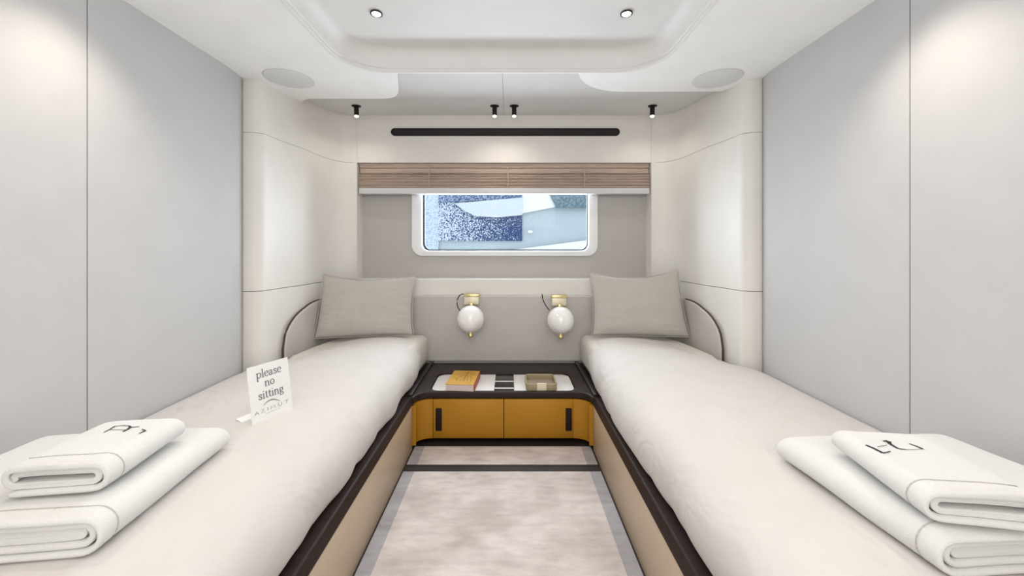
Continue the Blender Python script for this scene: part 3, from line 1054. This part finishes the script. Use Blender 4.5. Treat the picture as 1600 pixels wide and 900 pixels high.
for st in ([(-0.03, 0.085), (0.05, 0.085)], [(-0.055, 0.045), (0.065, 0.045)], [(0.010, 0.10), (0.010, 0.045), (0.004, -0.02), (-0.012, -0.06)],
           [(0.012, 0.03), (0.025, -0.01), (0.03, -0.06)], [(-0.012, 0.035), (-0.022, 0.0), (-0.045, -0.03)],
           [(0.035, 0.02), (0.045, -0.015), (0.062, -0.035)], [(0.010, 0.0), (0.012, -0.07)], [(-0.03, -0.02), (-0.032, -0.065)],
           [(0.048, -0.04), (0.052, -0.07)], [(-0.02, 0.065), (0.04, 0.062)], [(-0.01, 0.02), (0.032, 0.022)]):
    stroke_faces(vs, fs, st, bw_, btf)
mesh('cover_print', vs, fs, 'bookink', bk, sm=False, fix=False)

# ------------------------------------------------------------------ olive valet tray
vt = tag(empty('valet_tray', (0.213, 2.198, 0.2747)), 'small square olive leather tray with a brass clip, on the cabinet top', 'tray')
plate('wall', rrect(-0.086, 0.086, -0.086, 0.086, 0.022, 8), [rrect(-0.078, 0.078, -0.078, 0.078, 0.016, 8)], 0.038, 'olive', vt, bev=0.003, mtx=LEVEL(0.019))
plate('lining', rrect(-0.081, 0.081, -0.081, 0.081, 0.018, 8), [], 0.006, 'taupe', vt, mtx=LEVEL(0.0075))
bm = bmesh.new()
bm_box(bm, -0.026, 0.026, -0.0885, -0.0862, 0.003, 0.040, 0.0006, 1)
bm_box(bm, -0.026, 0.026, -0.0885, -0.0762, 0.0382, 0.0404, 0.0006, 1)
from_bm('clip', bm, 'palebrass', vt)

# ------------------------------------------------------------------ towels
def towel_mesh(w, l, h, layers, seed):
    """a towel folded over on itself: a ribbon wound into a flat roll (seen on its end), swept along y.
    rounded fold at +x; returns verts, faces"""
    th = h / (layers + 1.0)
    # centre line of the flat roll, from outside to inside
    path = []
    x0, x1 = -w / 2, w / 2
    z0, z1 = th / 2, h - th / 2
    # start at bottom left, run right, turn up, run left, turn down, ... spiralling inward
    xl, xr, zl, zh = x0 + th, x1 - (h - th) / 2, z0, z1
    path.append((x0 + 0.01, z0))
    steps = 0
    while zh - zl > th * 0.5 and steps < layers:
        r = (zh - zl) / 2
        for i in range(7):
            path.append((path[-1][0] * 0 + (x0 + 0.012 * steps + 0.02) + (xr - (x0 + 0.012 * steps + 0.02)) * i / 6, zl)) if i else None
        for i in range(1, 11):
            a = -PI / 2 + PI * i / 10
            path.append((xr + r * 1.05 * math.cos(a), (zl + zh) / 2 + r * math.sin(a)))
        xl2 = x0 + r * 0.9 + 0.012 * steps
        for i in range(1, 7):
            path.append((xr + (xl2 - xr) * i / 6, zh))
        zl += th * 1.02
        r2 = (zh - zl) / 2
        if r2 < th * 0.45:
            break
        for i in range(1, 9):
            a = PI / 2 + PI * i / 8
            path.append((xl2 + r2 * 0.9 * math.cos(a), (zl + zh) / 2 + r2 * math.sin(a)))
        zh -= th * 1.02
        xr -= th * 0.4
        steps += 1
    P = []
    for p in path:
        if not P or math.dist(p, P[-1]) > 0.003:
            P.append(p)
    n = len(P)
    NY = 26
    vs, fs = [], []
    for j in range(NY + 1):
        y = -l / 2 + l * j / NY
        for side in (0.47, -0.47):
            for i, p in enumerate(P):
                a = Vector(P[max(i - 1, 0)]); b = Vector(P[min(i + 1, n - 1)])
                t = (b - a).normalized(); nn = Vector((-t.y, t.x))
                depth = min(1, i / n)
                hw = th * side
                q = Vector(p) + nn * hw
                nz = noise.noise(Vector((q.x * 10 + seed, y * 8, q.y * 14)))
                n2 = noise.noise(Vector((q.x * 26 + seed, y * 18, q.y * 22 + 5)))
                yy = y
                if j == 0:
                    yy += 0.018 * depth + 0.005 * nz
                if j == NY:
                    yy -= 0.012 * depth + 0.004 * nz
                # gentle sag of the ends
                env = max(0, (abs(y) / (l / 2) - 0.80) / 0.20)
                zz = q.y * (1 - 0.10 * env * env) * (1 - 0.13 * (y / l + 0.5)) + 0.0035 * nz * (q.y / h) + 0.0012 * n2 * (q.y / h)
                xx = q.x + 0.004 * nz + 0.001 * n2
                vs.append((xx, yy, max(zz, 0.0)))
    m = 2 * n
    for j in range(NY):
        for i in range(n - 1):
            a = j * m + i
            fs.append((a, a + 1, a + m + 1, a + m))
            a = j * m + n + i
            fs.append((a, a + m, a + m + 1, a + 1))
        for a, b in ((j * m, j * m + n), (j * m + n - 1, j * m + 2 * n - 1)):
            fs.append((a, a + m, b + m, b))
    for j in (0, NY):
        for i in range(n - 1):
            a = j * m + i
            q = (a, a + n, a + n + 1, a + 1)
            fs.append(q if j == 0 else q[::-1])
    return vs, fs, P, th


def make_towel(w, l, h, layers, seed, loc, rz, flip, label):
    vs, fs, P, th = towel_mesh(w, l, h, layers, seed)
    if flip:
        vs = [(-x, y, z) for x, y, z in vs]
    o = mesh('towel', vs, fs, 'towel', None, ang=180)
    md = o.modifiers.new('sub', 'SUBSURF'); md.levels = 1; md.render_levels = 1
    o.location = loc
    o.rotation_euler = (0, 0, rz)
    # woven hem band near the open end, wrapped round the outside fold
    k = int(len(P) * 0.0)
    n = len(P)
    seg = []
    for i, p in enumerate(P):
        a = Vector(P[max(i - 1, 0)]); b = Vector(P[min(i + 1, n - 1)])
        t = (b - a).normalized(); nn = Vector((t.y, -t.x))
        q = Vector(p) + nn * (th * 0.50)
        seg.append((q.x, q.y))
        if i > 6 and p[0] < -w / 2 + 0.035 and p[1] > h / 2:
            break
    seg = [q for q in seg if q[0] > -w / 2 + 0.06 or q[1] > h * 0.5]
    hv, hf = [], []
    for (x, z) in seg:
        nz = noise.noise(Vector((x * 10 + seed, -l / 2 * 8, z * 14)))
        zz = z * 0.955 + 0.0035 * nz
        xx = (-(x + 0.004 * nz) if flip else x + 0.004 * nz)
        hv += [(xx, -l / 2 + 0.034, max(0.001, zz + 0.0012)), (xx, -l / 2 + 0.0365, max(0.001, zz + 0.0012))]
    for i in range(len(seg) - 1):
        hf.append((2 * i, 2 * i + 1, 2 * i + 3, 2 * i + 2))
    hem = mesh('hem_stitch', hv, hf, 'towel_in', o)
    sw_ = hem.modifiers.new('hug', 'SHRINKWRAP'); sw_.target = o; sw_.wrap_method = 'NEAREST_SURFACEPOINT'
    sw_.wrap_mode = 'ABOVE_SURFACE'; sw_.offset = 0.0009
    hem.modifiers.new('t', 'SOLIDIFY').thickness = 0.0012
    return tag(o, label, 'towel', 'folded white towels on the beds')


def monogram(o, strokes, z):
    vs, fs = [], []
    for w0, w1, st in strokes:
        # densify
        pts = []
        for a, b in zip(st, st[1:]):
            for i in range(5):
                pts.append((a[0] + (b[0] - a[0]) * i / 5, a[1] + (b[1] - a[1]) * i / 5))
        pts.append(st[-1])
        stroke_faces(vs, fs, pts, lambda t, s, w0=w0, w1=w1: w0 + (w1 - w0) * s, lambda p: (p.x, p.y, z))
    m = mesh('monogram', vs, fs, 'thread', o, sm=False, fix=False)
    md = m.modifiers.new('wrap', 'SHRINKWRAP'); md.target = o; md.wrap_method = 'PROJECT'
    md.use_project_z = True; md.use_negative_direction = True; md.use_positive_direction = True; md.offset = 0.0012
    return m


BEDZ = 0.509
tl1 = make_towel(0.46, 0.385, 0.075, 5, 2.0, (-0.957, 0.856, BEDZ + 0.001), math.radians(6), False,
                 'large folded white towel lying on the left bed, under the smaller towel')
tl2 = make_towel(0.180, 0.225, 0.062, 4, 9.0, (-0.862, 0.848, BEDZ + 0.0805), math.radians(8), False,
                 'small folded white monogrammed towel on top of the large towel, left bed')
tr1 = make_towel(0.46, 0.370, 0.075, 5, 14.0, (0.980, 0.840, BEDZ + 0.001), math.radians(3), True,
                 'large folded white towel lying on the right bed, under the smaller towel')
tr2 = make_towel(0.185, 0.250, 0.060, 4, 21.0, (0.872, 0.775, BEDZ + 0.0805), math.radians(-10), True,
                 'small folded white monogrammed towel on top of the large towel, right bed')
mono_l = [(0.003, 0.004, [(-0.0223, 0.028), (-0.0227, 0.0436), (-0.0259, 0.0617)]),
          (0.0025, 0.0025, [(-0.0259, 0.0617), (-0.0105, 0.0628), (0.0061, 0.0589)]),
          (0.0025, 0.006, [(0.0061, 0.0589), (0.0143, 0.0496)]), (0.006, 0.0045, [(0.0143, 0.0496), (0.0176, 0.0395), (0.0165, 0.027)]),
          (0.0018, 0.0018, [(-0.0224, 0.0415), (-0.002, 0.0395), (0.0165, 0.0365)]),
          (0.004, 0.0022, [(0.0143, 0.0496), (0.0237, 0.0515), (0.0324, 0.0525)]), (0.002, 0.004, [(0.0476, 0.0369), (0.0627, 0.0269)]),
          (0.005, 0.003, [(0.0627, 0.0269), (0.0614, 0.0193), (0.0601, 0.0119)])]
mono_r = [(x0, x1, [(x + 0.008, y) for x, y in st]) for x0, x1, st in
          [(0.004, 0.006, [(-0.086, 0.0409), (-0.0818, 0.0267), (-0.0782, 0.0052)]),
           (0.004, 0.002, [(-0.0782, 0.0052), (-0.0693, 0.0081), (-0.057, 0.0158)]),
           (0.004, 0.008, [(-0.037, 0.065), (-0.0258, 0.067)]),
           (0.009, 0.005, [(-0.0258, 0.067), (-0.0318, 0.0546), (-0.0321, 0.0315)]),
           (0.005, 0.002, [(-0.0321, 0.0315), (-0.0248, 0.0301), (-0.0176, 0.0288)]),
           (0.0014, 0.0014, [(-0.0693, 0.0329), (-0.0416, 0.0473)]),
           (0.003, 0.005, [(0.0075, 0.0588), (0.0124, 0.0473), (0.0146, 0.0344)]),
           (0.0012, 0.0012, [(-0.0176, 0.0288), (0.0, 0.031), (0.0146, 0.0344)])]]
# ------------------------------------------------------------------ neighbouring yacht outside the window
ny = tag(empty('neighbouring_yacht', (0, 4.2, 0)), 'pale blue grey side of a neighbouring yacht seen through the window', 'yacht')
YH = 4.2


def hull_part(name, pts, m, y, th=0.03):
    """pts: (X, Z) outline in metres on the hull side"""
    return under(plate(name, pts, [], th, m, None, mtx=FRONT(y)), ny)


hull_part('hull', [(-4, -1.2), (4, -1.2), (4, 3.0), (-4, 3.0)], 'hull', YH + 0.05, 0.08)
hull_part('side_panel', [(-1.6, 0.4), (-0.735, 0.4), (-0.735, 2.2), (-1.6, 2.2)], 'frost', YH, 0.02)
hull_part('window', [(-0.735, 1.13), (0.179, 1.13), (0.179, 2.1), (-0.735, 2.1)], 'navy', YH, 0.02)
hull_part('window_upper', [(-0.735, 1.545), (0.179, 1.59), (0.179, 2.1), (-0.735, 2.1)], 'navytop', YH - 0.012, 0.02)
hull_part('rail', [(-0.56, 1.535), (0.179, 1.60), (0.179, 1.41), (-0.10, 1.385), (-0.33, 1.40), (-0.44, 1.45)], 'hullpale', YH - 0.03, 0.03)
hull_part('bulwark', [(0.179, 1.62), (0.179, 1.43), (0.70, 1.53), (0.50, 1.75), (0.179, 1.75)], 'hullwhite', YH - 0.01, 0.03)
hull_part('side_window', [(0.474, 1.64), (0.545, 1.49), (1.4, 1.49), (1.4, 2.0), (0.474, 2.0)], 'teal', YH - 0.03, 0.03)
hull_part('lower_stripe', [(-0.1, 1.010), (0.90, 1.14), (2.0, 1.28), (2.0, 0.6), (-0.1, 0.6)], 'hullwhite', YH - 0.01, 0.03)
hull_part('light', rrect(0.24, 0.29, 1.215, 1.245, 0.012), 'hullwhite', YH - 0.01, 0.03)

bpy.context.view_layer.update()
monogram(tl2, mono_l, 0.12)
monogram(tr2, mono_r, 0.12)
